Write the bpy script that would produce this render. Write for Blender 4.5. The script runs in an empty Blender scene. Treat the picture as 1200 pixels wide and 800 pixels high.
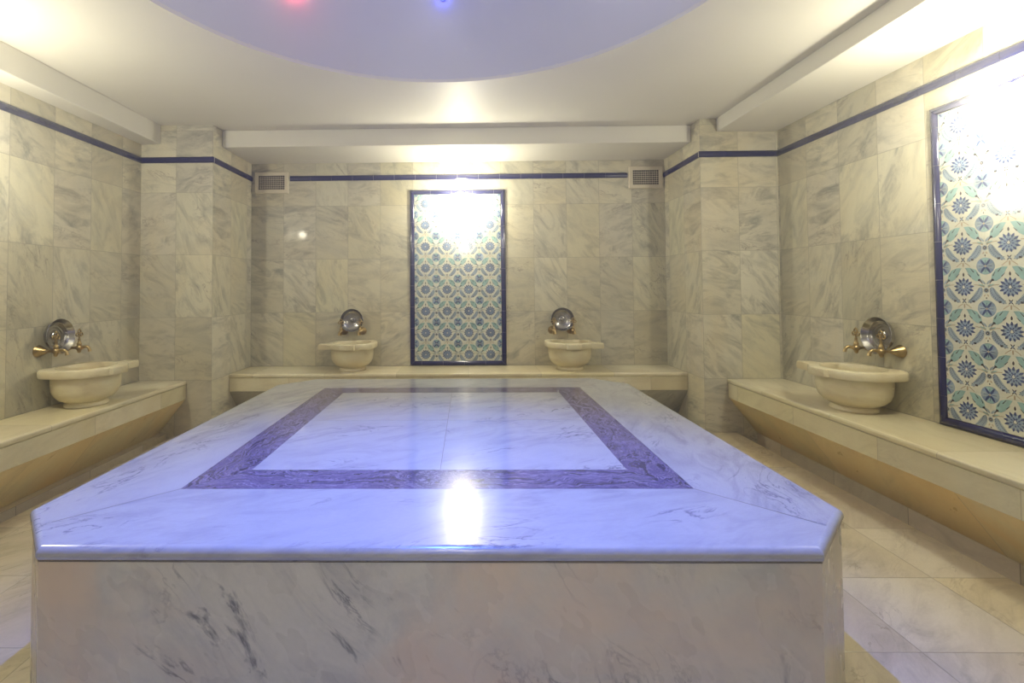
import bpy, math, random
from mathutils import Vector, Matrix
import bmesh
random.seed(7)
sc = bpy.context.scene
C = sc.collection
PI = math.pi

# ------------------------------------------------------------------ camera, world, exposure
EYE = 1.15
F_PX, PPX, PPY = 557.6, 539.45, 322.70
PITCH, YAW, ROLL = 0.0265, -0.0155, -0.0068
cy, sy = math.cos(YAW), math.sin(YAW)
right0 = Vector((cy, -sy, 0)); fwd0 = Vector((sy, cy, 0)); up0 = Vector((0, 0, 1))
fwd = fwd0*math.cos(PITCH) + up0*math.sin(PITCH)
up1 = up0*math.cos(PITCH) - fwd0*math.sin(PITCH)
cam_r = right0*math.cos(ROLL) + up1*math.sin(ROLL)
cam_u = up1*math.cos(ROLL) - right0*math.sin(ROLL)
cd = bpy.data.cameras.new('camera')
cam = bpy.data.objects.new('camera', cd); C.objects.link(cam)
M = Matrix((cam_r, cam_u, -fwd)).transposed().to_4x4()
M.translation = Vector((0, 0, EYE))
cam.matrix_world = M
cd.sensor_fit = 'HORIZONTAL'; cd.sensor_width = 36.0
cd.lens = 36.0*F_PX/1200.0
cd.shift_x = (600-PPX)/1200.0
cd.shift_y = -(400-PPY)/1200.0
cd.clip_start = 0.02
sc.camera = cam

w = bpy.data.worlds.new('world'); sc.world = w; w.use_nodes = True
w.node_tree.nodes['Background'].inputs[0].default_value = (0.02, 0.02, 0.025, 1)
w.node_tree.nodes['Background'].inputs[1].default_value = 0.2
# thin haze, added to give a soft glowing veil around the lamps
vsc = w.node_tree.nodes.new('ShaderNodeVolumeScatter')
vsc.inputs['Density'].default_value = .036; vsc.inputs['Anisotropy'].default_value = .75; vsc.inputs['Color'].default_value = (1, 1, .97, 1)
w.node_tree.links.new(vsc.outputs[0], w.node_tree.nodes['World Output'].inputs['Volume'])
sc.view_settings.view_transform = 'Standard'
sc.view_settings.look = 'None'
sc.view_settings.gamma = 1.0
sc.view_settings.use_curve_mapping = False
sc.view_settings.exposure = 0.58

LAMP_W = 23.0          # each wall lamp
BLUE_W = 640.0         # blue spotlight in the dome
DOME_W = 1.5           # small coloured lights on the dome
WARM = (1.0, 0.93, 0.72)

# ------------------------------------------------------------------ room numbers
XL, XR = -2.652, 2.477
PL, PR = -2.063, 1.864
YP, YB = 3.81, 4.50
YQ, YF = 0.27, -0.42          # the same alcove mirrored behind the photographer
BEN, BF = 0.422, 0.274        # bench top, bottom of its upright front
S1, S2 = 2.23, 2.182          # blue trim
CE = 2.4935
HS = 0.52                      # platform top

# ------------------------------------------------------------------ mesh helper
class MB:
    def __init__(s): s.v=[]; s.f=[]; s.uv=[]; s.m=[]
    def face(s, pts, mat=0, org=(0,0,0), n=None, uv=None):
        pts=[Vector(p) for p in pts]
        if n is not None:
            nn=Vector((0,0,0))
            for i in range(len(pts)):
                nn += pts[i].cross(pts[(i+1)%len(pts)])
            if nn.dot(Vector(n))<0:
                pts.reverse()
                if uv: uv=list(uv)[::-1]
        i0=len(s.v); s.v+=pts; s.f.append(list(range(i0,i0+len(pts)))); s.m.append(mat)
        if uv is None:
            nn=Vector((0,0,0))
            for i in range(len(pts)): nn+=(pts[i]-pts[0]).cross(pts[(i+1)%len(pts)]-pts[0])
            a=[abs(c) for c in nn]
            o=Vector(org)
            if a[2]>=a[0]*1.25 and a[2]>=a[1]*1.25: uv=[((p-o).x,(p-o).y) for p in pts]
            elif a[0]>a[1]: uv=[((p-o).y,(p-o).z) for p in pts]
            else: uv=[((p-o).x,(p-o).z) for p in pts]
        s.uv+=list(uv)
    def box(s, lo, hi, mat=0, org=(0,0,0), skip=''):
        x0,y0,z0=lo; x1,y1,z1=hi
        F={'-x':([(x0,y0,z0),(x0,y1,z0),(x0,y1,z1),(x0,y0,z1)],(-1,0,0)),
           '+x':([(x1,y0,z0),(x1,y1,z0),(x1,y1,z1),(x1,y0,z1)],(1,0,0)),
           '-y':([(x0,y0,z0),(x1,y0,z0),(x1,y0,z1),(x0,y0,z1)],(0,-1,0)),
           '+y':([(x0,y1,z0),(x1,y1,z0),(x1,y1,z1),(x0,y1,z1)],(0,1,0)),
           '-z':([(x0,y0,z0),(x1,y0,z0),(x1,y1,z0),(x0,y1,z0)],(0,0,-1)),
           '+z':([(x0,y0,z1),(x1,y0,z1),(x1,y1,z1),(x0,y1,z1)],(0,0,1))}
        c=Vector(((x0+x1)/2,(y0+y1)/2,(z0+z1)/2))
        for k,(p,n) in F.items():
            if k in skip: continue
            q=[Vector(a)-c for a in p]
            nn=(q[1]-q[0]).cross(q[2]-q[1])
            if nn.dot(Vector(n))<0: p=p[::-1]
            s.face(p,mat,org)
    def prism(s, prof, a0, a1, fn, mat=0, org=(0,0,0), cap=True):
        """prof: closed outline [(p,q)], fn(p,q,a)->xyz, extruded a0..a1"""
        n=len(prof); i0=len(s.f)
        for i in range(n):
            p,q=prof[i],prof[(i+1)%n]
            s.face([fn(*p,a0),fn(*q,a0),fn(*q,a1),fn(*p,a1)],mat,org)
        if cap:
            s.face([fn(*p,a0) for p in prof][::-1],mat,org)
            s.face([fn(*p,a1) for p in prof],mat,org)
    def lathe(s, prof, n=48, T=None, mat=0, closed=False):
        T=T or Matrix.Identity(4)
        R=[[T@Vector((r*math.cos(2*PI*k/n), r*math.sin(2*PI*k/n), z)) for k in range(n)] for r,z in prof]
        for j in range(len(R)-1):
            r0,r1=prof[j][0],prof[j+1][0]
            for k in range(n):
                k2=(k+1)%n
                q=[R[j][k],R[j][k2],R[j+1][k2],R[j+1][k]]
                if r0<1e-6: q=[R[j][0],R[j+1][k2],R[j+1][k]]
                elif r1<1e-6: q=[R[j][k],R[j][k2],R[j+1][0]]
                s.face(q,mat)
    def tube(s, pts, rad, n=12, mat=0, closed=False, caps=True):
        pts=[Vector(p) for p in pts]; N=len(pts)
        rad=rad if isinstance(rad,(list,tuple)) else [rad]*N
        rings=[]; prev=None
        for i,p in enumerate(pts):
            if closed: t=(pts[(i+1)%N]-pts[i-1]).normalized()
            else: t=(pts[min(i+1,N-1)]-pts[max(i-1,0)]).normalized()
            if prev is None:
                a=t.orthogonal().normalized()
            else:
                a=(prev-t*prev.dot(t)).normalized()
            prev=a; b=t.cross(a)
            rings.append([p+(a*math.cos(2*PI*k/n)+b*math.sin(2*PI*k/n))*rad[i] for k in range(n)])
        M_=N if closed else N-1
        for i in range(M_):
            A,B=rings[i],rings[(i+1)%N]
            for k in range(n):
                k2=(k+1)%n; s.face([A[k],A[k2],B[k2],B[k]],mat)
        if caps and not closed:
            s.face(rings[0][::-1],mat); s.face(rings[-1],mat)
    def ball(s, c, r, n=16, mat=0, sc_=(1,1,1)):
        T=Matrix.Translation(c)@Matrix.Diagonal((*sc_,1))
        prof=[(r*math.sin(PI*i/(n//2)), -r*math.cos(PI*i/(n//2))) for i in range(n//2+1)]
        prof[0]=(0,-r); prof[-1]=(0,r)
        s.lathe(prof,n,T,mat)
    def build(s, name, mats, parent=None, smooth=None, merge=True, bevel=None):
        me=bpy.data.meshes.new(name)
        me.from_pydata([tuple(p) for p in s.v],[],s.f)
        uvl=me.uv_layers.new(name='UVMap')
        for i,u in enumerate(s.uv): uvl.data[i].uv=u
        if not isinstance(mats,(list,tuple)): mats=[mats]
        for m in mats: me.materials.append(m)
        for i,p in enumerate(me.polygons): p.material_index=s.m[i]
        if merge:
            bm=bmesh.new(); bm.from_mesh(me)
            bmesh.ops.remove_doubles(bm,verts=bm.verts,dist=1e-5)
            bmesh.ops.recalc_face_normals(bm,faces=bm.faces)
            bm.to_mesh(me); bm.free()
        if smooth:
            for p in me.polygons: p.use_smooth=True
            me.set_sharp_from_angle(angle=math.radians(smooth))
        o=bpy.data.objects.new(name,me); C.objects.link(o)
        if parent is not None: o.parent=parent
        if bevel:
            b=o.modifiers.new('bevel','BEVEL'); b.width=bevel; b.segments=3; b.limit_method='ANGLE'; b.angle_limit=math.radians(40)
        return o

def tag(o,label=None,cat=None,group=None,kind=None):
    if label: o['label']=label
    if cat: o['category']=cat
    if group: o['group']=group
    if kind: o['kind']=kind
    return o
def thing(name,loc,label,cat,group=None,rz=0):
    o=bpy.data.objects.new(name,None); C.objects.link(o); o.location=loc; o.rotation_euler=(0,0,rz)
    o.empty_display_size=.1
    return tag(o,label,cat,group)
def copy_tree(o,parent=None):
    c=o.copy(); C.objects.link(c)
    if parent is not None: c.parent=parent
    for ch in o.children: copy_tree(ch,c)
    return c

# ------------------------------------------------------------------ materials
class NT:
    def __init__(s,name):
        s.mat=bpy.data.materials.new(name); s.mat.use_nodes=True
        s.t=s.mat.node_tree; s.b=s.t.nodes['Principled BSDF']
    def n(s,typ,**k):
        nd=s.t.nodes.new(typ)
        for a,b in k.items():
            if a.startswith('i_'):
                key=a[2:]; key=int(key) if key.isdigit() else key.replace('_',' ')
                if hasattr(b,'is_linked') or isinstance(b,bpy.types.NodeSocket): s.t.links.new(b,nd.inputs[key])
                else: nd.inputs[key].default_value=b
            else: setattr(nd,a,b)
        return nd
    def l(s,a,b): s.t.links.new(a,b)
    def math(s,op,a,b=None,c=None,clamp=False):
        nd=s.t.nodes.new('ShaderNodeMath'); nd.operation=op; nd.use_clamp=clamp
        for i,x in enumerate((a,b,c)):
            if x is None: continue
            if isinstance(x,(int,float)): nd.inputs[i].default_value=x
            else: s.l(x,nd.inputs[i])
        return nd.outputs[0]
    def ramp(s,f,stops,interp='LINEAR'):
        nd=s.t.nodes.new('ShaderNodeValToRGB'); s.l(f,nd.inputs[0]); cr=nd.color_ramp; cr.interpolation=interp
        cr.elements[0].position=stops[0][0]; cr.elements[0].color=(*stops[0][1],1)
        cr.elements[1].position=stops[-1][0]; cr.elements[1].color=(*stops[-1][1],1)
        for p,c in stops[1:-1]:
            e=cr.elements.new(p); e.color=(*c,1)
        return nd.outputs[0]
    def mix(s,f,a,b,mode='MIX'):
        nd=s.t.nodes.new('ShaderNodeMix'); nd.data_type='RGBA'; nd.blend_type=mode
        for i,x in ((0,f),(6,a),(7,b)):
            if isinstance(x,(int,float)): nd.inputs[i].default_value=x
            elif isinstance(x,tuple): nd.inputs[i].default_value=(*x,1)
            else: s.l(x,nd.inputs[i])
        return nd.outputs[2]
    def noise(s,v,scale,detail=6,rough=.55,dist=0.,out=0):
        nd=s.t.nodes.new('ShaderNodeTexNoise'); nd.inputs['Scale'].default_value=scale
        nd.inputs['Detail'].default_value=detail; nd.inputs['Roughness'].default_value=rough
        nd.inputs['Distortion'].default_value=dist; s.l(v,nd.inputs['Vector']); return nd.outputs[out]

def marble(name, tw, th, light, mid, dark, vein, grout, rough=.2, angle=.6, spread=1.3, stain=None, stain_amt=.35,
           vein_amt=.6, dark_amt=.35, var=.12, gap=.0016, stretch=2.6, rnd=True, scale=1.0, fleck=0.0, coat=0.0):
    m=NT(name); b=m.b
    uv=m.n('ShaderNodeUVMap').outputs[0]
    sep=m.n('ShaderNodeSeparateXYZ',i_0=uv)
    u,v=sep.outputs[0],sep.outputs[1]
    fu=m.math('DIVIDE',u,tw); fv=m.math('DIVIDE',v,th)
    iu=m.math('FLOOR',fu); iv=m.math('FLOOR',fv)
    geo=m.n('ShaderNodeNewGeometry')
    ab=m.n('ShaderNodeVectorMath',operation='ABSOLUTE',i_0=geo.outputs['Normal'])
    sn=m.n('ShaderNodeSeparateXYZ',i_0=ab.outputs[0])
    side=m.math('ROUND',m.math('MULTIPLY',sn.outputs[0],7.3))
    cid=m.n('ShaderNodeCombineXYZ',i_0=iu,i_1=iv,i_2=side)
    wn=m.n('ShaderNodeTexWhiteNoise',noise_dimensions='3D'); m.l(cid.outputs[0],wn.inputs['Vector'])
    rs=m.n('ShaderNodeSeparateColor'); m.l(wn.outputs['Color'],rs.inputs[0])
    r1,r2,r3=rs.outputs
    off=m.n('ShaderNodeVectorMath',operation='SCALE'); m.l(wn.outputs['Color'],off.inputs[0]); off.inputs['Scale'].default_value=(23.0 if rnd else 0.0)
    flat=m.n('ShaderNodeCombineXYZ',i_0=u,i_1=v)
    rot=m.n('ShaderNodeVectorRotate',rotation_type='Z_AXIS'); m.l(flat.outputs[0],rot.inputs['Vector'])
    ang=m.math('ADD',m.math('MULTIPLY',m.math('SUBTRACT',r1,.5),spread),angle)
    m.l(ang,rot.inputs['Angle'])
    st=m.n('ShaderNodeVectorMath',operation='MULTIPLY'); m.l(rot.outputs[0],st.inputs[0]); st.inputs[1].default_value=(scale*1.0,scale*stretch,scale)
    P=m.n('ShaderNodeVectorMath',operation='ADD'); m.l(st.outputs[0],P.inputs[0]); m.l(off.outputs[0],P.inputs[1]); P=P.outputs[0]
    n1=m.noise(P,1.9,9,.62,1.1)
    base=m.ramp(n1,[(.30,mid),(.52,light),(.66,light),(.78,mid)])
    # smoky streaks
    n2=m.noise(P,3.3,9,.66,1.5)
    smoke=m.math('MULTIPLY',m.ramp(n2,[(.46,(0,0,0)),(.68,(1,1,1))]),dark_amt)
    big=m.noise(P,1.1,3,.5,.3)
    smoke=m.math('MULTIPLY',smoke,m.ramp(big,[(.35,(.25,.25,.25)),(.62,(1,1,1))]))
    col=m.mix(smoke,base,dark)
    # fine veins
    n3=m.noise(P,3.0,7,.6,2.2)
    rid=m.math('ABSOLUTE',m.math('SUBTRACT',n3,.5))
    line=m.ramp(rid,[(.0,(1,1,1)),(.022,(0,0,0))])
    msk=m.ramp(m.noise(P,2.3,3,.5,.2),[(.52,(0,0,0)),(.66,(1,1,1))])
    line=m.math('MULTIPLY',m.math('MULTIPLY',line,msk),vein_amt)
    col=m.mix(line,col,vein)
    if fleck:
        n5=m.noise(P,2.4,6,.7,3.0)
        sp=m.ramp(n5,[(.60,(0,0,0)),(.68,(1,1,1))])
        col=m.mix(m.math('MULTIPLY',sp,fleck),col,vein)
    # fine grain
    gr=m.noise(P,60,4,.7)
    col=m.mix(.10,col,m.ramp(gr,[(.3,(.25,.25,.22)),(.7,(1,1,1))]),'MULTIPLY')
    # per-slab brightness
    hv=m.n('ShaderNodeHueSaturation'); m.l(col,hv.inputs['Color'])
    m.l(m.math('ADD',m.math('MULTIPLY',m.math('SUBTRACT',r3,.5),var*2),1.0),hv.inputs['Value'])
    m.l(m.math('ADD',m.math('MULTIPLY',m.math('SUBTRACT',r2,.5),.4 if rnd else 0.),1.0),hv.inputs['Saturation']); m.l(m.math('ADD',m.math('MULTIPLY',m.math('SUBTRACT',r1,.5),.014 if rnd else 0.),.5),hv.inputs['Hue'])
    col=hv.outputs[0]
    if stain:
        obj=m.n('ShaderNodeTexCoord').outputs['Object']
        n4=m.noise(obj,1.7,5,.6,.6)
        col=m.mix(m.math('MULTIPLY',m.ramp(n4,[(.42,(0,0,0)),(.66,(1,1,1))]),stain_amt),col,stain)
    # joints
    if gap>0:
        def edge(f,wd):
            fr=m.math('FRACT',f); d=m.math('MINIMUM',fr,m.math('SUBTRACT',1.0,fr)); return m.math('MULTIPLY',d,wd)
        d=m.math('MINIMUM',edge(fu,tw),edge(fv,th))
        j=m.ramp(m.math('DIVIDE',d,gap*2),[(.35,(1,1,1)),(.75,(0,0,0))])
        jb=m.math('MULTIPLY',j,.75)
        col=m.mix(jb,col,grout)
        bp=m.n('ShaderNodeBump'); bp.inputs['Strength'].default_value=.35; bp.inputs['Distance'].default_value=.002
        m.l(m.math('SUBTRACT',1.0,j),bp.inputs['Height']); m.l(bp.outputs[0],b.inputs['Normal'])
    m.l(col,b.inputs['Base Color'])
    rr=m.math('ADD',m.math('MULTIPLY',m.noise(P,5,3),.14),rough-.07)
    m.l(rr,b.inputs['Roughness'])
    b.inputs['Specular IOR Level'].default_value=.5
    b.inputs['Coat Weight'].default_value=coat
    b.inputs['Coat Roughness'].default_value=.07
    return m.mat

def plain(name,col,rough=.4,metal=0.,spec=.5,noise_amt=.06,nscale=8,bump=0,coat=0):
    m=NT(name); o=m.n('ShaderNodeTexCoord').outputs['Object']
    nn=m.noise(o,nscale,5,.6)
    c=m.ramp(nn,[(.3,tuple(x*(1-noise_amt) for x in col)),(.7,tuple(min(1,x*(1+noise_amt)) for x in col))])
    m.l(c,m.b.inputs['Base Color']); m.b.inputs['Roughness'].default_value=rough; m.b.inputs['Metallic'].default_value=metal
    m.b.inputs['Specular IOR Level'].default_value=spec; m.b.inputs['Coat Weight'].default_value=coat
    if bump:
        bp=m.n('ShaderNodeBump'); bp.inputs['Strength'].default_value=bump; bp.inputs['Distance'].default_value=.003
        m.l(m.noise(o,nscale*3,4),bp.inputs['Height']); m.l(bp.outputs[0],m.b.inputs['Normal'])
    return m.mat
def emis(name,col,s):
    m=NT(name); m.b.inputs['Base Color'].default_value=(*col,1); m.b.inputs['Emission Color'].default_value=(*col,1)
    m.b.inputs['Emission Strength'].default_value=s; return m.mat

CREAM=(.60,.57,.44); CREAM2=(.47,.455,.37); GREY=(.18,.19,.17); VEIN=(.17,.14,.12); GROUT=(.30,.28,.22); YELL=(.62,.52,.31)
m_wall=marble('wall_marble',.3,.506,CREAM,CREAM2,GREY,VEIN,GROUT,rough=.42,angle=.5,spread=1.8,stain=YELL,stain_amt=.34,dark_amt=.85,var=.14,vein_amt=.75,coat=.10)
m_wallb=marble('wall_marble_back',.309,.506,CREAM,CREAM2,GREY,VEIN,GROUT,rough=.42,angle=.4,spread=1.8,stain=YELL,stain_amt=.26,dark_amt=.8,var=.13,vein_amt=.75,coat=.10)
m_wallc=marble('wall_marble_back_matt',.309,.506,CREAM,CREAM2,GREY,VEIN,GROUT,rough=.5,angle=.4,spread=1.8,stain=YELL,stain_amt=.26,dark_amt=.8,var=.13,vein_amt=.75)
m_bench=marble('bench_marble',.62,9.,(.70,.65,.46),(.61,.56,.39),(.42,.37,.24),(.34,.28,.2),(.35,.3,.22),rough=.2,angle=.2,spread=.4,stain=YELL,stain_amt=.45,dark_amt=.4,vein_amt=.35,gap=.0012)
m_slant=marble('slanted_marble',.9,9.,(.86,.72,.42),(.80,.65,.36),(.55,.46,.26),(.42,.30,.15),(.3,.24,.16),rough=.3,angle=.9,spread=.5,stain=(.84,.60,.27),stain_amt=.85,dark_amt=.45,vein_amt=.3,gap=.0012)
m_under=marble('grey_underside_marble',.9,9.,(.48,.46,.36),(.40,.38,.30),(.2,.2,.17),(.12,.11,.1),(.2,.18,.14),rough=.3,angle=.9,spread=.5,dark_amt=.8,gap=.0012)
m_floor=marble('floor_marble',.4,.385,(.62,.56,.42),(.52,.46,.34),(.27,.23,.17),(.22,.17,.12),(.30,.27,.2),rough=.2,angle=-.75,spread=.5,stain=(.55,.45,.3),stain_amt=.3,dark_amt=.6,vein_amt=.7)
m_gut=marble('gutter_marble',.5,9.,(.62,.54,.40),(.54,.46,.33),(.3,.25,.18),(.2,.17,.12),(.16,.13,.1),rough=.35,dark_amt=.4,vein_amt=.2)
m_top=marble('platform_marble',9.,9.,(.44,.45,.46),(.385,.395,.42),(.20,.20,.26),(.11,.11,.17),(.2,.2,.2),rough=.17,angle=-.35,spread=.0,dark_amt=.6,vein_amt=.85,gap=0,rnd=False,scale=.9,var=0,coat=.3)
m_inlay=marble('platform_inlay_marble',9.,9.,(.47,.48,.49),(.42,.43,.455),(.22,.22,.28),(.08,.08,.13),(.2,.2,.2),rough=.15,angle=-.5,spread=.0,dark_amt=.5,vein_amt=1.0,gap=0,rnd=False,scale=1.0,var=0,coat=.3)
m_base=marble('platform_base_marble',9.,9.,(.60,.585,.50),(.51,.505,.45),(.30,.31,.31),(.05,.05,.07),(.2,.2,.2),rough=.28,angle=.85,spread=.0,stain=(.68,.54,.38),stain_amt=.8,dark_amt=.75,vein_amt=1.0,gap=0,rnd=False,scale=.85,fleck=.75,var=0,stretch=1.7)
m_basin=marble('basin_marble',9.,9.,(.74,.69,.49),(.66,.60,.40),(.48,.41,.25),(.5,.36,.2),(.2,.2,.2),rough=.25,angle=.2,spread=0,stain=(.66,.50,.25),stain_amt=.5,dark_amt=.3,vein_amt=.3,gap=0,rnd=False,scale=2.2,var=0)

def wood_marble(name):
    m=NT(name); uv=m.n('ShaderNodeUVMap').outputs[0]
    d=m.noise(uv,2.2,5,.6,.5,out=1)
    sc_=m.n('ShaderNodeVectorMath',operation='SCALE'); m.l(d,sc_.inputs[0]); sc_.inputs['Scale'].default_value=.42
    ad=m.n('ShaderNodeVectorMath',operation='ADD'); m.l(uv,ad.inputs[0]); m.l(sc_.outputs[0],ad.inputs[1])
    st=m.n('ShaderNodeVectorMath',operation='MULTIPLY'); m.l(ad.outputs[0],st.inputs[0]); st.inputs[1].default_value=(1.0,12.0,1.0)
    a=m.noise(st.outputs[0],5.5,9,.68,.6)
    c=m.ramp(a,[(.28,(.018,.018,.04)),(.40,(.055,.048,.11)),(.47,(.09,.075,.16)),(.50,(.32,.29,.40)),(.53,(.08,.065,.14)),(.60,(.15,.12,.23)),(.635,(.34,.31,.42)),(.67,(.10,.08,.16)),(.8,(.40,.37,.48))])
    m.l(c,m.b.inputs['Base Color']); m.b.inputs['Roughness'].default_value=.16; m.b.inputs['Coat Weight'].default_value=.3; m.b.inputs['Coat Roughness'].default_value=.07
    return m.mat
m_border=wood_marble('purple_grey_marble')
m_joint=plain('dark_joint',(.10,.075,.06),.7)
m_ceil=plain('ceiling_paint',(.72,.70,.63),.52,noise_amt=.025,nscale=1.6,bump=.05)
m_dome=plain('dome_paint',(.62,.62,.64),.35,noise_amt=.03,nscale=1.3,bump=.03)
m_blue=plain('cobalt_glaze',(.012,.014,.080),.12,noise_amt=.25,nscale=5,coat=.6)
m_grout=plain('white_grout',(.55,.52,.45),.7)
m_brass=plain('aged_brass',(.40,.30,.14),.33,metal=1.,noise_amt=.45,nscale=25,bump=.25)
m_steel=plain('hammered_steel',(.44,.435,.43),.18,metal=1.,noise_amt=.15,nscale=14,bump=.12)
m_vent=plain('vent_plastic',(.66,.60,.47),.45,noise_amt=.05)
m_dark=plain('vent_dark',(.03,.028,.02),.8)
m_lampbase=plain('lamp_rim',(.7,.7,.68),.3)
m_opal=emis('lamp_glass',WARM,22.0)
m_bg=plain('tile_cream_glaze',(.60,.60,.50),.14,noise_amt=.08,nscale=9,coat=.4)
m_navy=plain('tile_navy_glaze',(.06,.085,.22),.14,noise_amt=.3,nscale=12,coat=.4)
m_mid=plain('tile_blue_glaze',(.22,.30,.42),.14,noise_amt=.3,nscale=12,coat=.4)
m_teal=plain('tile_teal_glaze',(.27,.43,.42),.14,noise_amt=.2,nscale=12,coat=.4)
m_greyb=plain('tile_grey_blue_glaze',(.30,.37,.42),.14,noise_amt=.25,nscale=12,coat=.4)
m_ink=plain('tile_ink_glaze',(.07,.06,.08),.14,noise_amt=.2,coat=.4)
m_tan=plain('tile_tan_glaze',(.45,.36,.25),.14,noise_amt=.2,coat=.4)

# ------------------------------------------------------------------ structure: walls
T=.14
def zorg(x=0,y=0): return (x,y,BEN)
def struct(name,mb,mat,**k): return tag(mb.build(name,mat,**k),kind='structure')
HT=CE+.10
b=MB(); b.box((XL-T,YQ,-.2),(XL,YP,HT),0,zorg(0,3.0)); struct('wall_left',b,m_wall)
b=MB(); b.box((XR,YQ,-.2),(XR+T,YP,HT),0,zorg(0,3.19)); struct('wall_right',b,m_wall)
b=MB()
b.box((PL,YB,-.2),(-.09,YB+T,HT),0,zorg(PL,0)); b.box((-.09,YB,-.2),(PR,YB+T,HT),1,zorg(PR,0)); struct('wall_back',b,[m_wallb,m_wallc])
b=MB(); b.box((PL,YF-T,-.2),(PR,YF,HT),0,zorg(PL,0)); struct('wall_front',b,m_wallb)
b=MB(); b.box((XL-T,YP,-.2),(PL,YB+T,HT),0,zorg(PL,YP)); struct('wall_pillar_back_left',b,m_wall)
b=MB(); b.box((PR,YP,-.2),(XR+T,YB+T,HT),0,zorg(PR,YP)); struct('wall_pillar_back_right',b,m_wall)
b=MB(); b.box((XL-T,YF-T,-.2),(PL,YQ,HT),0,zorg(PL,YQ)); struct('wall_pillar_front_left',b,m_wall)
b=MB(); b.box((PR,YF-T,-.2),(XR+T,YQ,HT),0,zorg(PR,YQ)); struct('wall_pillar_front_right',b,m_wall)

# floor with drainage channels in front of the benches
GLX0,GLX1=-2.43,-2.325   # left channel
GRX0,GRX1=2.108,2.27    # right channel
b=MB(); O=(1.415,1.544,0)
b.box((GLX1,YQ,-.12),(GRX0,4.13,0),0,O)
b.box((PL,YF,-.12),(PR,YQ,0),0,O)
b.box((XL,YQ,-.12),(GLX0,YP,0),1,O); b.box((GRX1,YQ,-.12),(XR,YP,0),1,(0,2.03,-5))
b.box((PL,4.29,-.12),(PR,YB,0),1,O)
b.box((XL,YF,-.2),(XR,YB,-.10),1,O)
struct('floor',b,[m_floor,m_gut])

# ceiling with round opening, and the dome above it
DC=(-.15,1.669); DR=1.403; DH=1.19
b=MB()
x0,x1,y0,y1=XL-T,XR+T,YF-T,YB+T
angs=sorted(set([2*PI*k/160 for k in range(160)]+[math.atan2(yy-DC[1],xx-DC[0])%(2*PI) for xx in (x0,x1) for yy in (y0,y1)]))
def rim(a,z): return Vector((DC[0]+DR*math.cos(a),DC[1]+DR*math.sin(a),z))
def outer(a,z):
    c,s=math.cos(a),math.sin(a); t=1e9
    if abs(c)>1e-9: t=min(t,((x1 if c>0 else x0)-DC[0])/c)
    if abs(s)>1e-9: t=min(t,((y1 if s>0 else y0)-DC[1])/s)
    return Vector((DC[0]+t*c,DC[1]+t*s,z))
for i in range(len(angs)):
    a,c=angs[i],angs[(i+1)%len(angs)]
    b.face([rim(a,CE),rim(c,CE),outer(c,CE),outer(a,CE)])
    b.face([rim(a,CE+.1),outer(a,CE+.1),outer(c,CE+.1),rim(c,CE+.1)])
    b.face([rim(a,CE),rim(a,CE+.1),rim(c,CE+.1),rim(c,CE)])
    b.face([outer(a,CE),outer(c,CE),outer(c,CE+.1),outer(a,CE+.1)])
struct('ceiling',b,m_ceil,smooth=35)
def dome_pt(t): return (DR*math.cos(t), CE+.02+DH*math.sin(t))
prof=[(DR+.12,CE+.02),(DR,CE+.02)]+[dome_pt(PI/2*i/40) for i in range(1,40)]+[(0,CE+.02+DH)]
out=[(0,CE+.14+DH)]+[((DR+.12)*math.cos(PI/2*i/40),CE+.02+(DH+.12)*math.sin(PI/2*i/40)) for i in range(39,-1,-1)]
b=MB(); b.lathe(prof+out[0:],96,Matrix.Translation((DC[0],DC[1],0)))
d=struct('ceiling_dome',b,m_dome,smooth=35)

# dropped beams
def beam(n,lo,hi):
    b=MB(); b.box(lo,hi); return struct('trim_%d'%n,b,m_ceil,bevel=.006)
beam(1,(XL,YQ,2.335),(-2.494,YP,CE)); beam(2,(1.998,YQ,2.385),(XR,YP,CE))
beam(3,(PL,3.953,2.35),(PR,YB,CE)); beam(4,(PL,YF,2.35),(PR,.127,CE))

# blue glazed trim running round the room, in short tiles
def listello(n,a,bb,normal,start=0.):
    """a,bb: endpoints (x,y) on the wall"""
    a=Vector((*a,0)); bb=Vector((*bb,0)); L=(bb-a).length; t=(bb-a)/L; nn=Vector((*normal,0))
    mb=MB(); h=(S1-S2)/2; z=(S1+S2)/2
    def pf(d): return [(0,-h),(d*.55,-h),(d*.92,-h*.6),(d,0),(d*.92,h*.6),(d*.55,h),(0,h)]
    s0=0.; step=.2
    while s0<L-1e-4:
        s1=min(L,s0+step)
        mb.prism(pf(.014),s0+.0012,s1-.0012,lambda p,q,u:a+t*u+nn*p+Vector((0,0,z+q)),0)
        s0=s1
    mb.prism([(0,-h),(.007,-h),(.007,h),(0,h)],0,L,lambda p,q,u:a+t*u+nn*p+Vector((0,0,z+q*.98)),1)
    return struct('trim_%d'%n,mb,[m_blue,m_grout],smooth=50,merge=False)
E_=.0
listello(5,(XL,YQ),(XL,YP),(1,0)); listello(6,(XL,YP),(PL+.014,YP),(0,-1)); listello(7,(PL,YP),(PL,YB),(1,0))
listello(8,(-1.692,YB),(1.516,YB),(0,-1)); listello(9,(PR,YB),(PR,YP),(-1,0)); listello(10,(PR-.014,YP),(XR,YP),(0,-1)); listello(11,(XR,YP),(XR,YQ),(-1,0))

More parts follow.
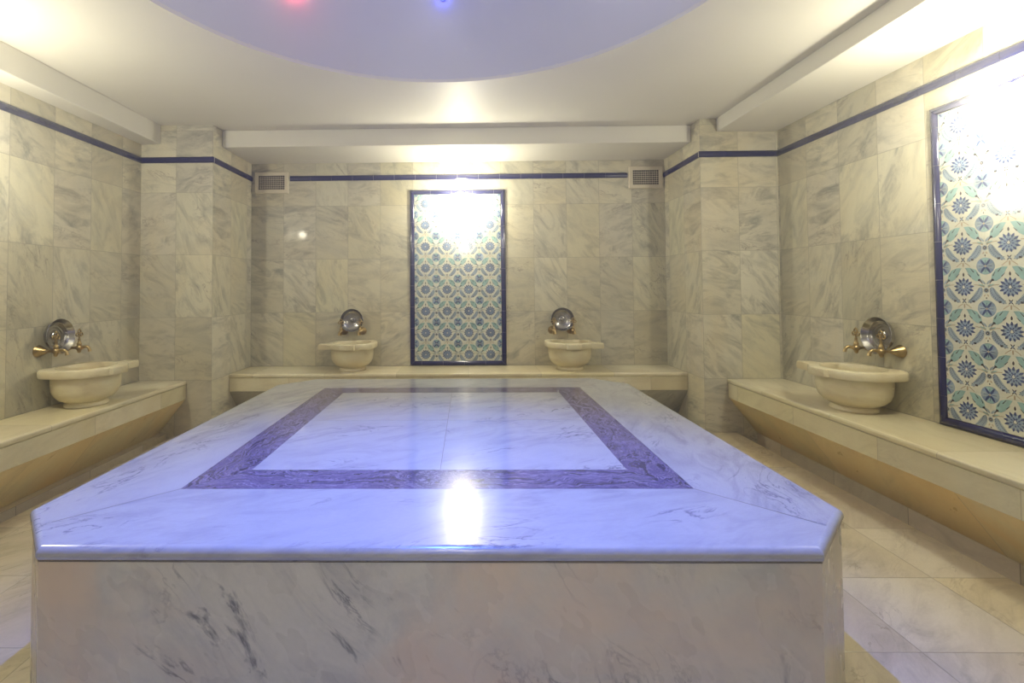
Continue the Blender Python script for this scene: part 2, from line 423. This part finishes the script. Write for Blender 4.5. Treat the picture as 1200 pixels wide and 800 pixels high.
# ------------------------------------------------------------------ heated platform
SL,SR,SY0,SY1,CH=-1.270,1.053,1.168,3.348,.205
plat=thing('marble_platform',((SL+SR)/2,(SY0+SY1)/2,0),'large raised eight-sided marble platform in the middle of the room, lit blue from above','platform')
pc=Vector(plat.location)
def octo(d):
    xs0,xs1,ys0,ys1=SL+d,SR-d,SY0+d,SY1-d
    k=CH-d*(2-math.sqrt(2)); 
    P=[(xs0+k,ys0),(xs1-k,ys0),(xs1,ys0+k),(xs1,ys1-k),(xs1-k,ys1),(xs0+k,ys1),(xs0,ys1-k),(xs0,ys0+k)]
    out=[]
    for i,p in enumerate(P):
        out.append(Vector((*p,0)))
        if i%2==1:
            q=P[(i+1)%8]; out.append(Vector(((p[0]+q[0])/2,(p[1]+q[1])/2,0)))
    return out    # order: 0 fl,1 fr,2 mid,3 rf,4 rb,5 mid,6 br,7 bl,8 mid,9 lb,10 lf,11 mid
TH=.034
levels=[(.012,HS-TH),(.004,HS-TH+.003),(.0,HS-TH+.012),(.0,HS-.018)]+[(.018*(1-math.cos(a)),HS-.018+.018*math.sin(a)) for a in [PI/2*i/8 for i in range(1,9)]]
BX0,BX1,BY0,BY1,BW=-.915,.70,1.513,3.035,.155
b=MB()
rings=[[p+Vector((0,0,z))-pc for p in octo(d)] for d,z in levels]
def cumuv(ring):
    return None
for j in range(len(rings)-1):
    A,B=rings[j],rings[j+1]
    for k in range(12):
        k2=(k+1)%12
        b.face([A[k],A[k2],B[k2],B[k]])
b.face(rings[0][::-1])
inner=[Vector((BX0,BY0,HS))-pc,Vector((BX1,BY0,HS))-pc,Vector((BX1,BY1,HS))-pc,Vector((BX0,BY1,HS))-pc]
tp=rings[-1]
pieces=[([inner[0],inner[1]],[tp[2],tp[1],tp[0],tp[11]],0),([inner[1],inner[2]],[tp[5],tp[4],tp[3],tp[2]],1),([inner[2],inner[3]],[tp[8],tp[7],tp[6],tp[5]],2),([inner[3],inner[0]],[tp[11],tp[10],tp[9],tp[8]],3)]
g=.0013
for (i0,i1),o,k in pieces:
    # pull both mitred joints back by a hair, so a dark line stays between the slabs
    def pull(p,q,away):
        dd=(q-p); nrm=Vector((-dd.y,dd.x,0)).normalized()
        if nrm.dot(away-p)<0: nrm=-nrm
        return nrm*g
    s=pull(i1,o[0],i0); e=pull(i0,o[-1],i1)
    poly=[i0+e,i1+s,o[0]+s]+o[1:-1]+[o[-1]+e]
    uv=[((p.x+k*3.1),(p.y+k*1.7)) if k%2==0 else (p.y+k*3.1,p.x+k*1.7) for p in poly]
    b.face(poly,0,uv=uv,n=(0,0,1))
b.build('surround_slab',m_top,plat,smooth=40,merge=False)
b=MB()   # bed under the slabs: shows as the joints
b.box((BX0-.15-pc.x,BY0-.15-pc.y,HS-.030),(BX1+.15-pc.x,BY1+.15-pc.y,HS-.0012))
for k in (2,5,8,11):
    c_=rings[-1][k]*.985; c_.z=0
    i_={2:inner[1],5:inner[2],8:inner[3],11:inner[0]}[k]
    dd=Vector((c_.x-i_.x,c_.y-i_.y,0)); nn=Vector((-dd.y,dd.x,0)).normalized()*.01
    a_=Vector((i_.x,i_.y,0)); b.prism([((a_-nn).x,(a_-nn).y),((c_-nn).x,(c_-nn).y),((c_+nn).x,(c_+nn).y),((a_+nn).x,(a_+nn).y)],HS-.03,HS-.0013,lambda p,q,u:(p,q,u))
b.build('mortar_bed',m_joint,plat)
# inlaid border, four mitred strips
def strip(P,k):
    b=MB(); c=sum(P,Vector((0,0,0)))/4
    P=[p+(c-p).normalized()*.0012 for p in P]
    def UV(p): return (p.x*.9+k*2.3,p.y+k*1.9) if k%2==0 else (p.y*.9+k*2.3,p.x+k*1.9)
    b.face([p-Vector((0,0,.0002)) for p in P],0,uv=[UV(p) for p in P],n=(0,0,1))
    Q=[p-Vector((0,0,.02)) for p in P]
    for i in range(4): b.face([P[i],Q[i],Q[(i+1)%4],P[(i+1)%4]])
    o=b.build('inlay_border',m_border,plat,merge=False)
    return o
inn=[Vector((BX0+BW,BY0+BW,HS))-pc,Vector((BX1-BW,BY0+BW,HS))-pc,Vector((BX1-BW,BY1-BW+.01,HS))-pc,Vector((BX0+BW,BY1-BW+.01,HS))-pc]
for k in range(4):
    o=strip([inner[k],inner[(k+1)%4],inn[(k+1)%4],inn[k]],k)
    o['label']='dark purple and grey streaked marble border strip'
mx,my=-.10-pc.x,2.29-pc.y
for i,(xa,xb) in enumerate(((inn[0].x,mx),(mx,inn[1].x))):
    for j,(ya,yb) in enumerate(((inn[0].y,my),(my,inn[2].y))):
        b=MB(); b.box((xa+.0008,ya+.001,HS-.02),(xb-.0008,yb-.001,HS),0,(i*2.3,j*3.1+i,0)); b.build('centre_slab',m_inlay,plat)
# base
b=MB(); R0=octo(.006)
R0=[p for i,p in enumerate(R0) if i%3!=2]
for k in range(8):
    p,q=R0[k]-pc,R0[(k+1)%8]-pc; p.z=q.z=0; L=(q-p).length; up=Vector((0,0,HS-TH))
    b.face([p,q,q+up,p+up],0,uv=[(k*1.7,0),(k*1.7+L,0),(k*1.7+L,HS-TH),(k*1.7,HS-TH)])
b.face([p-pc+Vector((0,0,HS-TH)) for p in R0])
o=b.build('base',m_base,plat)
b=MB(); R1=[p for i,p in enumerate(octo(.0045)) if i%3!=2]
for k in range(8):
    p,q=R1[k]-pc,R1[(k+1)%8]-pc; p.z=q.z=HS-TH-.0019; up=Vector((0,0,.002))
    b.face([p,q,q+up,p+up])
b.build('mortar_line',m_joint,plat)

# ------------------------------------------------------------------ benches
def bench(label,loc,L,wd,rz,group='marble wall benches',under=None):
    """local x along the wall, y out from the wall (wall at 0)"""
    loc=Vector(loc)+Vector((-math.sin(rz),math.cos(rz),0))*.002+Vector((math.cos(rz),math.sin(rz),0))*.002; L-=.004
    t=thing('marble_bench',loc,label,'bench',group,rz)
    r=.014
    prof=[(0,BEN-.035),(wd-.004,BEN-.035)]+[(wd-r+r*math.cos(a),BEN-.035+r+ r*math.sin(a)) for a in [-PI/2*(1-i/4) for i in range(1,5)]]+[(wd-r+r*math.cos(a),BEN-r+r*math.sin(a)) for a in [PI/2*i/6 for i in range(7)]]+[(0,BEN)]
    f=lambda p,q,u:(u,p,q)
    b=MB(); b.prism(prof,0.0,L,f); b.build('seat_slab',m_bench,t,smooth=50)
    b=MB(); b.prism([(0,BF),(wd-.006,BF),(wd-.006,BEN-.035),(0,BEN-.035)],0.0,L,f,0,(.31,0,0)); b.build('front_panel',m_bench,t)
    b=MB()
    pr=[(0,0),(wd-.225,0),(wd-.010,BF),(0,BF)]
    n=len(pr)
    for i in range(n):
        p,q=pr[i],pr[(i+1)%n]; d=math.hypot(p[0]-q[0],p[1]-q[1])
        b.face([f(*p,0),f(*q,0),f(*q,L),f(*p,L)],0,uv=[(0,0),(0,d),(L,d),(L,0)])
    b.face([f(*p,0) for p in pr][::-1]); b.face([f(*p,L) for p in pr])
    o=b.build('slanted_panel',under or m_slant,t)
    if not under: o['label']='yellow stained slanting underside panel'
    return t
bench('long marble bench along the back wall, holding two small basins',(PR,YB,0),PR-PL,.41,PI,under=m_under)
bench('marble bench along the left wall, holding one basin',(XL,YP,0),YP-YQ,.388,-PI/2)
bench('marble bench along the right wall, passing under the big tile panel',(XR,YQ,0),YP-YQ,.432,PI/2)

# ------------------------------------------------------------------ flowered tile panels
def ell(cx,cy,rx,ry,rot=0,n=14):
    c,s=math.cos(rot),math.sin(rot)
    return [(cx+rx*math.cos(a)*c-ry*math.sin(a)*s, cy+rx*math.cos(a)*s+ry*math.sin(a)*c) for a in [2*PI*i/n for i in range(n)]]
def petal(cx,cy,r0,r1,wd,ang,n=7):
    """pointed petal from radius r0 to r1"""
    pts=[]
    for i in range(n): t=i/(n-1); pts.append((r0+(r1-r0)*t, wd*math.sin(PI*min(1,t*.92+.08))**.8*(1-.25*t)))
    pts[-1]=(r1,0)
    low=[(x,-y) for x,y in pts[:-1]][::-1]
    c,s=math.cos(ang),math.sin(ang)
    return [(cx+x*c-y*s,cy+x*s+y*c) for x,y in pts+low]
def ribbon(cl,ws):
    A=[];B=[]
    for i,(x,y) in enumerate(cl):
        a=cl[max(0,i-1)];c=cl[min(len(cl)-1,i+1)]
        dx,dy=c[0]-a[0],c[1]-a[1];L=math.hypot(dx,dy)
        A.append((x-dy/L*ws[i],y+dx/L*ws[i]));B.append((x+dy/L*ws[i],y-dx/L*ws[i]))
    return [[A[i],A[i+1],B[i+1],B[i]] for i in range(len(cl)-1)]
BG,NAVY,MID,TEAL,GRB,INK,TAN=range(7)
def bez(p0,p1,p2,n=9):
    return [((1-t)**2*p0[0]+2*t*(1-t)*p1[0]+t*t*p2[0],(1-t)**2*p0[1]+2*t*(1-t)*p1[1]+t*t*p2[1]) for t in [i/(n-1) for i in range(n)]]
def motif():
    """[(polygon, colour, layer)] of one repeat, flower at the origin"""
    M=[]
    add=lambda p,c,l:M.append((p,c,l))
    # peony
    add(ell(0,0,.178,.178,n=20),GRB,1)
    for k in range(13):
        a=PI/2+2*PI*k/13; add(petal(0,0,.12,.240 if math.sin(a)>-.6 else .22,.032,a),NAVY,2); 
    for k in range(13):
        a=PI/2+2*PI*(k+.5)/13; add(petal(0,0,.10,.195,.022,a),GRB,3)
    for k in range(9):
        a=PI/2+2*PI*k/9; add(petal(0,0,.055,.155,.030,a),MID,4)
    for k in range(9):
        a=PI/2+2*PI*(k+.5)/9; add(petal(0,0,.06,.120,.015,a),NAVY,5)
    add([(0,.085),(.055,.0),(0,-.05),(-.055,.0)],NAVY,6); add([(0,.06),(.036,.0),(0,-.032),(-.036,.0)],BG,7)
    # bud above and cross flower below
    add(petal(0,.265,0,.095,.024,PI/2),INK,2)
    for a in (.95,2.2,-.85,-2.3): add(petal(0,-.33,0,.075,.014,a),INK,2)
    add(ell(0,-.33,.02,.02,n=8),MID,3)
    for sx in (1,-1):
        m=lambda p:[(sx*x,y) for x,y in p]
        # big teal leaf, pointed outwards and down
        add(m([(.04,.47),(.15,.475),(.29,.42),(.37,.30),(.395,.15),(.28,.145),(.20,.20),(.125,.31)]),TEAL,2)
        for q in ([(.17,.45),(.24,.36)],[(.30,.36),(.345,.27)],[(.10,.33),(.17,.25)]):
            for r in ribbon(q,[.004,.011]): add(m(r),INK,3)
        add(m(ell(.355,.175,.033,.024,.6,10)),INK,3)
        for r in ribbon(bez((.36,.17),(.40,.13),(.42,.10),5),[.018,.012,.01,.008,.004]): add(m(r),INK,3)
        # feathered grey leaf hugging the peony
        cl=bez((.385,.01),(.36,-.235),(.085,-.365),12); ws=[.012,.046,.064,.074,.080,.080,.078,.072,.064,.052,.032,.008]
        for r in ribbon(cl,ws): add(m(r),GRB,2)
        for r in ribbon(cl[1:-1],[.006]*10): add(m(r),MID,4)
        for i in range(1,11):
            x,y=cl[i]; a=cl[i-1]; dx,dy=x-a[0],y-a[1]; L=math.hypot(dx,dy); nx,ny=-dy/L,dx/L
            for s_ in (1,-1): add(m(ell(x+nx*s_*.036,y+ny*s_*.036,.018,.009,math.atan2(dy,dx)+s_*.7,7)),NAVY,3)
        add(m(ell(.215,-.335,.034,.022,-.5,9)),INK,3)
        # vine lines
        for q in (bez((.0,-.40),(.02,-.46),(.0,-.5),5),bez((.03,-.40),(.10,-.44),(.16,-.50),6),bez((.23,.06),(.33,.07),(.46,.0),7),bez((.46,.0),(.40,.10),(.40,.14),5)):
            for r in ribbon(q,[.009]*len(q)): add(m(r),TAN,1)
    # rosette at the corner of the repeat
    cx,cy=.5,.5
    add(ell(cx,cy,.200,.200,n=20),MID,1)
    for k in range(4):
        a=PI/2*k; add([(cx,cy)]+[(cx+.192*math.cos(a+t),cy+.192*math.sin(a+t)) for t in (-.42,-.25,0,.25,.42)],TEAL if k%2 else GRB,2)
        for r in ribbon([(cx+.04*math.cos(a),cy+.04*math.sin(a)),(cx+.14*math.cos(a),cy+.14*math.sin(a))],[.006,.006]): add(r,NAVY,3)
    for k in range(4):
        a=PI/3.2+ (0 if k%2==0 else PI-2*PI/3.2) + PI*(k//2); add(petal(cx,cy,.02,.19,.030,a),NAVY,3)
    add(ell(cx,cy,.024,.024,n=10),TAN,4)
    # little jewel midway between two flowers
    add(ell(.5,-.07,.058,.062,n=12),GRB,2); add(ell(.5,-.07,.036,.04,n=10),INK,3); add(ell(.5,-.07,.010,.012,n=8),BG,4)
    for s_ in (-1,1): add(ell(.5+s_*.035,-.19,.014,.032,s_*.5,8),TAN,2); add(ell(.5+s_*.052,-.07,.012,.04,0,8),TAN,1)
    add(petal(.5,.01,0,.09,.018,PI/2),BG,2); add(ell(.5,-.25,.014,.02,n=8),INK,2)
    for s_ in (-1,1): add(petal(.5,.06,.02,.17,.030,PI/2+s_*.75),GRB,2); add(petal(.5,.02,.03,.19,.022,PI/2+s_*1.25),TEAL,1)
    return M
MOT=motif()
def tile_panel(label,loc,W,H,rz,ts=.2035,v0=.22):
    """local x along, z up, facing local -y; origin bottom left"""
    t=thing('tile_panel',loc,label,'tile panel','flowered tile panels',rz)
    fw=.046; fx0,fx1,fz0,fz1=fw,W-fw,fw,H-fw
    nx=int(round((fx1-fx0)/ts)); 
    bm=bmesh.new()
    def poly(P,c,l):
        y=-.0085-.00025*l
        try: f=bm.faces.new([bm.verts.new((x,y,z)) for x,z in P])
        except ValueError: return
        f.normal_update()
        if f.normal.y>0: f.normal_flip()
        f.material_index=c
    ny=int(math.ceil((fz1-fz0)/ts))+1
    for i in range(-1,nx+1):
        for j in range(-1,ny+1):
            ox=fx0+(i+.5)*ts; oz=fz0+(j+.5-v0)*ts
            for P,c,l in MOT:
                poly([(ox+x*ts,oz+y*ts) for x,y in P],c,l)
    for co,no in (((fx0,0,0),(-1,0,0)),((fx1,0,0),(1,0,0)),((0,0,fz0),(0,0,-1)),((0,0,fz1),(0,0,1))):
        bmesh.ops.bisect_plane(bm,geom=bm.verts[:]+bm.edges[:]+bm.faces[:],dist=1e-6,plane_co=co,plane_no=no,clear_outer=True)
    # cream body tiles, each a little apart
    for i in range(nx):
        for j in range(-1,ny):
            xa,xb=fx0+i*ts+.0004,fx0+(i+1)*ts-.0004; za,zb=max(fz0,fz0+(j-v0)*ts+.0004),min(fz1,fz0+(j+1-v0)*ts-.0004)
            if zb-za<.01: continue
            vs=[bm.verts.new(p) for p in ((xa,-.0085,za),(xb,-.0085,za),(xb,-.0085,zb),(xa,-.0085,zb))]
            bk=[bm.verts.new((v.co.x,0,v.co.z)) for v in vs]
            bm.faces.new(vs)
            for q in range(4): bm.faces.new([vs[q],bk[q],bk[(q+1)%4],vs[(q+1)%4]])
    me=bpy.data.meshes.new('tile_field'); bm.to_mesh(me); bm.free()
    for m_ in (m_bg,m_navy,m_mid,m_teal,m_greyb,m_ink,m_tan): me.materials.append(m_)
    o=bpy.data.objects.new('tile_field',me); C.objects.link(o); o.parent=t
    o['label']='cream tiles painted with blue flowers and turquoise leaves'
    b=MB(); b.box((.004,-.006,.004),(W-.004,.0,H-.004)); b.build('grout_bed',m_grout,t)
    # frame of cobalt border tiles
    b=MB()
    def run(a,bb,nrm):
        a=Vector(a); bb=Vector(bb); L=(bb-a).length; d=(bb-a)/L; n_=Vector(nrm)
        cuts=[0]; s=.11
        while s<L-.06: cuts.append(s); s+=.2
        cuts.append(L)
        pf=[(0,0),(.003,.010),(.010,.016),(.023,.019),(.036,.016),(.043,.010),(fw,0)]
        for i in range(len(cuts)-1):
            s0,s1=cuts[i]+.0009,cuts[i+1]-.0009
            def f(p,q,u):
                uu=s0 if u==0 else s1
                if i==0 and u==0: uu=p+.0009
                if i==len(cuts)-2 and u==1: uu=L-p-.0009
                return a+d*uu+n_*p+Vector((0,-q,0))
            b.prism(pf,0,1,f)
    run((0,0,0),(W,0,0),(0,0,1)); run((W,0,0),(W,0,H),(-1,0,0)); run((W,0,H),(0,0,H),(0,0,-1)); run((0,0,H),(0,0,0),(1,0,0))
    b.build('border_frame',m_blue,t,smooth=50)
    return t
ZP=.423; HP=1.662
tile_panel('flowered blue tile panel with cobalt frame in the middle of the back wall',(-.547,YB,ZP),.908,HP,0)
tile_panel('flowered blue tile panel with cobalt frame on the right wall, cut by the picture edge',(XR,2.555,ZP),.908,HP,-PI/2)
tile_panel('flowered blue tile panel with cobalt frame on the left wall, outside the picture',(XL,1.62,ZP),.908,HP,PI/2)

# ------------------------------------------------------------------ wall lamps
def wall_lamp(label,loc,rz,k=1.0):
    t=thing('wall_lamp',loc,label,'lamp','round wall lamps',rz)
    R=Matrix.Rotation(PI/2,4,'X')     # lathe axis z -> local -y (out of the wall)
    b=MB(); b.lathe([(0,.0),(.092,.0),(.094,.006),(.090,.012),(.0,.012)],40,R); b.build('lamp_base',m_lampbase,t,smooth=40)
    b=MB(); b.lathe([(.090,.012),(.098,.018)]+[(.100*math.cos(a),.026+.055*math.sin(a)) for a in [PI/2*i/12 for i in range(0,12)]]+[(0,.081)],40,R); b.build('glass_shade',m_opal,t,smooth=60)
    ld=bpy.data.lights.new('offset_light','POINT'); ld.energy=LAMP_W*k; ld.color=WARM; ld.shadow_soft_size=.05
    lo=bpy.data.objects.new('offset_light',ld); C.objects.link(lo); lo.parent=t; lo.location=(0,-.20,0)  # unseen light added out in front of the lamp, separate from its glass
    return t
wall_lamp('glaring round lamp at the top of the back wall tile panel',(-.06,YB-.02,1.95),0)
wall_lamp('glaring round lamp at the top of the right wall tile panel',(XR-.02,2.09,1.95),-PI/2)
wall_lamp('round lamp at the top of the left wall tile panel, outside the picture',(XL+.02,2.05,1.95),PI/2)
wall_lamp('round fill lamp added on the front wall behind the viewer',(-.06,YF+.001,1.95),PI,.45)  # unseen lamp added as fill from behind the camera

# ------------------------------------------------------------------ coloured lights in the dome
def dome_fixture(name,label,az,el,col,watt,strength,spot=None,rad=.03):
    """az in the plane, el = parameter on the dome curve"""
    r,z=dome_pt(el)
    p=Vector((DC[0]+r*math.cos(az),DC[1]+r*math.sin(az),z))
    nrm=Vector((-math.cos(el)/DR*math.cos(az),-math.cos(el)/DR*math.sin(az),-math.sin(el)/DH)).normalized()
    t=thing(name,p,label,'light','coloured lights in the dome')
    t.rotation_euler=nrm.to_track_quat('Z','Y').to_euler()
    s=rad/.03
    b=MB(); b.lathe([(0,-.002),(.030*s,-.002),(.030*s,.008),(.026*s,.013),(.019*s,.013),(.018*s,.004),(0,.004)],28); b.build('bezel',plain('bezel_'+name,tuple(.3*c+.15 for c in col),.3),t,smooth=40)
    b=MB(); b.lathe([(.0175*s,.0045),(.015*s,.009),(.008*s,.012),(0,.0125)],24); b.build('lens',emis('lens_'+name+str(round(az,2)),col,strength),t,smooth=60)
    if watt:
        ld=bpy.data.lights.new('glow','SPOT' if spot else 'POINT'); ld.energy=watt; ld.color=col; ld.shadow_soft_size=.015
        lo=bpy.data.objects.new('glow',ld); C.objects.link(lo); lo.parent=t
        lo.location=(0,0,.03 if not spot else .02)
        if spot: ld.spot_size=spot[0]; ld.spot_blend=spot[1]
        if spot:
            aim=(Vector(spot[2])-p).to_track_quat('-Z','Y'); lo.rotation_euler=(t.rotation_euler.to_quaternion().inverted()@aim).to_euler()
    return t
dome_fixture('dome_spotlight','blue spotlight at the very top of the dome, shining onto the platform',PI,PI/2-.012,(.05,.16,1.0),BLUE_W,25,spot=(math.radians(62),1.0,(-.12,1.15,0)),rad=.05)

BLUE_AZ,BLUE_EL,RED_AZ,RED_EL=1.56,.42,2.0,.45
def on_dome(dirv):
    """where a ray from the eye meets the dome"""
    o=Vector((0,0,EYE)); lo,hi=.5,6
    f=lambda t:(((o+dirv*t).x-DC[0])**2+((o+dirv*t).y-DC[1])**2)/DR**2+(((o+dirv*t).z-CE-.02)/DH)**2-1
    for _ in range(60):
        m_=(lo+hi)/2
        if f(m_)>0: hi=m_
        else: lo=m_
    p=o+dirv*lo
    return math.atan2(p.y-DC[1],p.x-DC[0]), math.asin(max(-1,min(1,(p.z-CE-.02)/DH)))
a_,e_=on_dome(Vector((-.0479,.9837,.610))); dome_fixture('dome_light','small blue light on the far dome side, just inside the picture top edge',a_,e_,(.06,.10,1.0),.22,14,rad=.022)
a_,e_=on_dome(Vector((-.362,.9786,.633))); dome_fixture('dome_light','small red light left of the blue one on the dome',a_,e_,(1.0,.10,.12),.55,14,rad=.022)
for a_ in (.62,.2,-.7,-1.6,-2.5,2.9): dome_fixture('dome_light','small blue-white light on the dome, outside the picture',a_,.45,(.62,.66,1.0),DOME_W,10,rad=.022)

# ------------------------------------------------------------------ air vents
def vent(label,loc,W,H):
    t=thing('air_vent',loc,label,'vent','air vents in the back wall')
    fw=.036
    b=MB(); D=.018
    xo,zo=W/2,H/2
    O_=[(-xo,-zo),(xo,-zo),(xo,zo),(-xo,zo)]; I_=[(-xo+fw,-zo+fw),(xo-fw,-zo+fw),(xo-fw,zo-fw),(-xo+fw,zo-fw)]
    o2=[(-xo+.006,-zo+.006),(xo-.006,-zo+.006),(xo-.006,zo-.006),(-xo+.006,zo-.006)]
    for k in range(4):
        j=(k+1)%4
        V=lambda p,y:(p[0],y,p[1])
        b.face([V(O_[k],0),V(O_[j],0),V(O_[j],-D*.6),V(O_[k],-D*.6)])
        b.face([V(O_[k],-D*.6),V(O_[j],-D*.6),V(o2[j],-D),V(o2[k],-D)])
        b.face([V(o2[k],-D),V(o2[j],-D),V(I_[j],-D),V(I_[k],-D)])
        b.face([V(I_[k],-D),V(I_[j],-D),V(I_[j],-.001),V(I_[k],-.001)])
    b.build('frame',m_vent,t)
    b=MB(); b.box((-xo+fw,-.004,-zo+fw),(xo-fw,-.0005,zo-fw)); b.build('dark_backing',m_dark,t)  # near-black plate, its colour stands in for the shade inside the vent
    b=MB(); nv,nh=11,6; w2,h2=W-2*fw,H-2*fw
    for i in range(1,nv+1): x=-w2/2+w2*i/(nv+1); b.box((x-.0016,-.0135,-h2/2),(x+.0016,-.009,h2/2))
    for i in range(1,nh+1):
        z=-h2/2+h2*i/(nh+1); b.prism([(-.011,z-.0035),(-.0155,z-.002),(-.0155,z+.0015),(-.011,z+.000)],-w2/2,w2/2,lambda p,q,u:(u,p,q))
    b.build('grille',m_vent,t)
    return t
vent('beige grille air vent high on the back wall near the left pillar',(-1.866,YB,2.167),.325,.205)
vent('beige grille air vent high on the back wall near the right pillar',(1.685,YB,2.182),.317,.21)

# ------------------------------------------------------------------ marble basins
def basin(label,loc,rz,ear,sx=1.):
    """local x along the wall, local -y out from the wall; ear=+1/-1 side of the tab"""
    t=thing('marble_basin',loc,label,'basin','carved marble washing basins',rz)
    cyy=-.205; zt=.245; th=.047
    N=180; outl=[]
    for k in range(N):
        a=2*PI*k/N; c,s=math.cos(a),math.sin(a)     # s<0 is the front
        if s<0: n_,A,B=2.5,.212,.200
        else: n_,A,B=4.0,.213,.196
        r=(abs(c/A)**n_+abs(s/B)**n_)**(-1/n_)
        x,y=r*c,r*s
        if s<0 and abs(x)<.066: y-=.022
        if c*ear>0 and -.150<y<-.060: x=ear*.266
        outl.append((x,y+cyy))
    inl=[(.163*math.cos(2*PI*k/N),.150*math.sin(2*PI*k/N)+cyy) for k in range(N)]
    def sh(o,f):   # shrink about the centre
        return [(x*f,(y-cyy)*f+cyy) for x,y in o]
    b=MB()
    loops=[(sh(outl,.80),zt-th),(sh(outl,.985),zt-th),(outl,zt-th+.008),(outl,zt-.010),(sh(outl,.985),zt-.002),(sh(outl,.965),zt),(sh(inl,1.03),zt),(inl,zt-.006),(sh(inl,.985),zt-.03),(sh(inl,.985),zt-th-.01)]
    for j in range(len(loops)-1):
        (A,za),(B,zb)=loops[j],loops[j+1]
        for k in range(N):
            k2=(k+1)%N
            b.face([(*A[k],za),(*A[k2],za),(*B[k2],zb),(*B[k],zb)])
    b.build('rim',m_basin,t,smooth=35)
    T_=Matrix.Translation((0,cyy,0))@Matrix.Diagonal((1.0,.95,1,1))
    prof=[(.105,.028),(.122,.036),(.150,.052),(.172,.076),(.184,.108),(.189,.15),(.189,.203),(.170,.212),(.160,.205),(.158,.16),(.148,.125),(.120,.098),(.07,.088),(0,.085)]
    b=MB(); b.lathe(prof,64,T_); b.build('bowl',m_basin,t,smooth=50)
    b=MB(); b.lathe([(0,0),(.118,0),(.122,.006),(.120,.018),(.108,.028),(.104,.036),(0,.036)],56,T_); b.build('foot',m_basin,t,smooth=40)
    return t
G=BEN
basin('small marble basin on the back bench, left of the tile panel',(-1.045,YB-.002,G),0,-1)
basin('small marble basin on the back bench, right of the tile panel',(.908,YB-.002,G),0,1)
basin('marble basin on the left wall bench, rusty stain on its foot',(XL+.002,3.03,G),PI/2,1)
basin('large looking marble basin on the right wall bench',(XR-.002,2.86,G),-PI/2,-1)

# ------------------------------------------------------------------ brass taps and metal bowls
def make_tap():
    t=thing('brass_tap',(0,0,0),'brass tap','tap','brass wall taps')
    R=Matrix.Rotation(PI/2,4,'X')
    b=MB(); b.lathe([(0,0),(.036,0),(.038,.004),(.035,.012),(.027,.026),(.018,.045),(.012,.058),(.010,.060),(0,.060)],28,R); b.build('wall_flange',m_brass,t,smooth=45)
    b=MB(); b.lathe([(.0105,.058),(.0085,.066),(.0085,.090),(.013,.096),(.017,.104),(.019,.114),(.017,.124),(.012,.131),(.0,.134)],20,R)
    b.lathe([(.0,-.034),(.007,-.032),(.011,-.024),(.013,-.012),(.010,-.002),(.0,0)],18,Matrix.Translation((0,-.113,0)))
    b.lathe([(.016,.0),(.013,.014),(.015,.020),(.010,.030),(.007,.044),(.0085,.050),(.0085,.054),(0,.056)],18,Matrix.Translation((0,-.113,.006)))
    b.build('valve_body',m_brass,t,smooth=45)
    b=MB(); cl=[(0,-.125,0),(0,-.145,.006),(0,-.162,.008),(0,-.176,.000),(0,-.182,-.014),(0,-.183,-.024)]
    b.tube(cl,[.010,.0095,.009,.009,.0095,.011],14); b.build('spout',m_brass,t,smooth=50)
    b=MB(); zc=.082
    # pierced trefoil key
    def ring(cx,cz,r,tr): b.tube([(cx+r*math.cos(2*PI*k/20),-.113,cz+r*math.sin(2*PI*k/20)) for k in range(20)],tr,8,closed=True)
    ring(0,zc+.024,.0115,.0042); ring(-.0165,zc+.004,.0105,.0040); ring(.0165,zc+.004,.0105,.0040)
    b.tube([(0,-.113,.058),(0,-.113,zc+.013)],[.0055,.004],10)
    b.ball((0,-.113,zc+.003),.007,12); b.ball((0,-.113,zc+.038),.005,10)
    b.build('handle',m_brass,t,smooth=60)
    return t
def make_bowl():
    t=thing('metal_bowl',(0,0,0),'bowl','bowl','metal bathing bowls')
    R=Matrix.Rotation(PI/2,4,'X')     # opens towards local -y
    prof=[(0,.0),(.050,.0),(.075,.006),(.094,.022),(.103,.042),(.106,.050),(.1075,.052),(.106,.053),(.101,.046),
          (.091,.027),(.084,.0185),(.080,.0175),(.077,.0155),(.070,.0105),(.062,.0085),(.058,.0095),(.055,.008),(.044,.006),(.040,.0075),(.036,.006),(.030,.006),(.0,.006)]
    b=MB(); b.lathe(prof,56,R); b.build('bowl_shell',m_steel,t,smooth=50)
    b=MB(); b.lathe([(.027,.0055),(.026,.010),(.021,.0125),(.015,.012),(.011,.017),(.006,.021),(0,.022)],30,R)
    b.build('centre_boss',m_steel,t,smooth=50)
    return t
tap0,bowl0=make_tap(),make_bowl()
first=[True]
def station(wallpt,rz,zb,tapz,where,d=.088,twist=(0,0)):
    """wallpt: (x,y) under the bowl on the wall"""
    ax=Vector((math.cos(rz),math.sin(rz),0)); out=Vector((math.sin(rz),-math.cos(rz),0))
    for sgn,side in ((-1,'left'),(1,'right')):
        t=tap0 if first[0] else copy_tree(tap0)
        first[0]=False
        t.location=Vector((*wallpt,tapz))+ax*d*sgn; t.rotation_euler=(0,0,rz)
        t['label']='brass tap on the %s %s'%(side,where)
    return ax,out
bf=[True]
def hang(wallpt,rz,zb,where):
    t=bowl0 if bf[0] else copy_tree(bowl0); bf[0]=False
    out=Vector((math.sin(rz),-math.cos(rz),0))
    t.location=Vector((*wallpt,zb))+out*.018; t.rotation_euler=(math.radians(-4),0,rz)
    t['label']='shiny metal bowl on two taps '+where
for wp,rz,zb,tz,where in (((-1.085,YB),0,.852,.752,'above the basin left of the back tile panel'),
                    ((.876,YB),0,.852,.752,'above the basin right of the back tile panel'),
                    ((XR,2.86),-PI/2,.852,.770,'above the right wall basin'),
                    ((XL,2.99),PI/2,.862,.778,'above the left wall basin')):
    station(wp,rz,zb,tz,where); hang(wp,rz,zb,where)
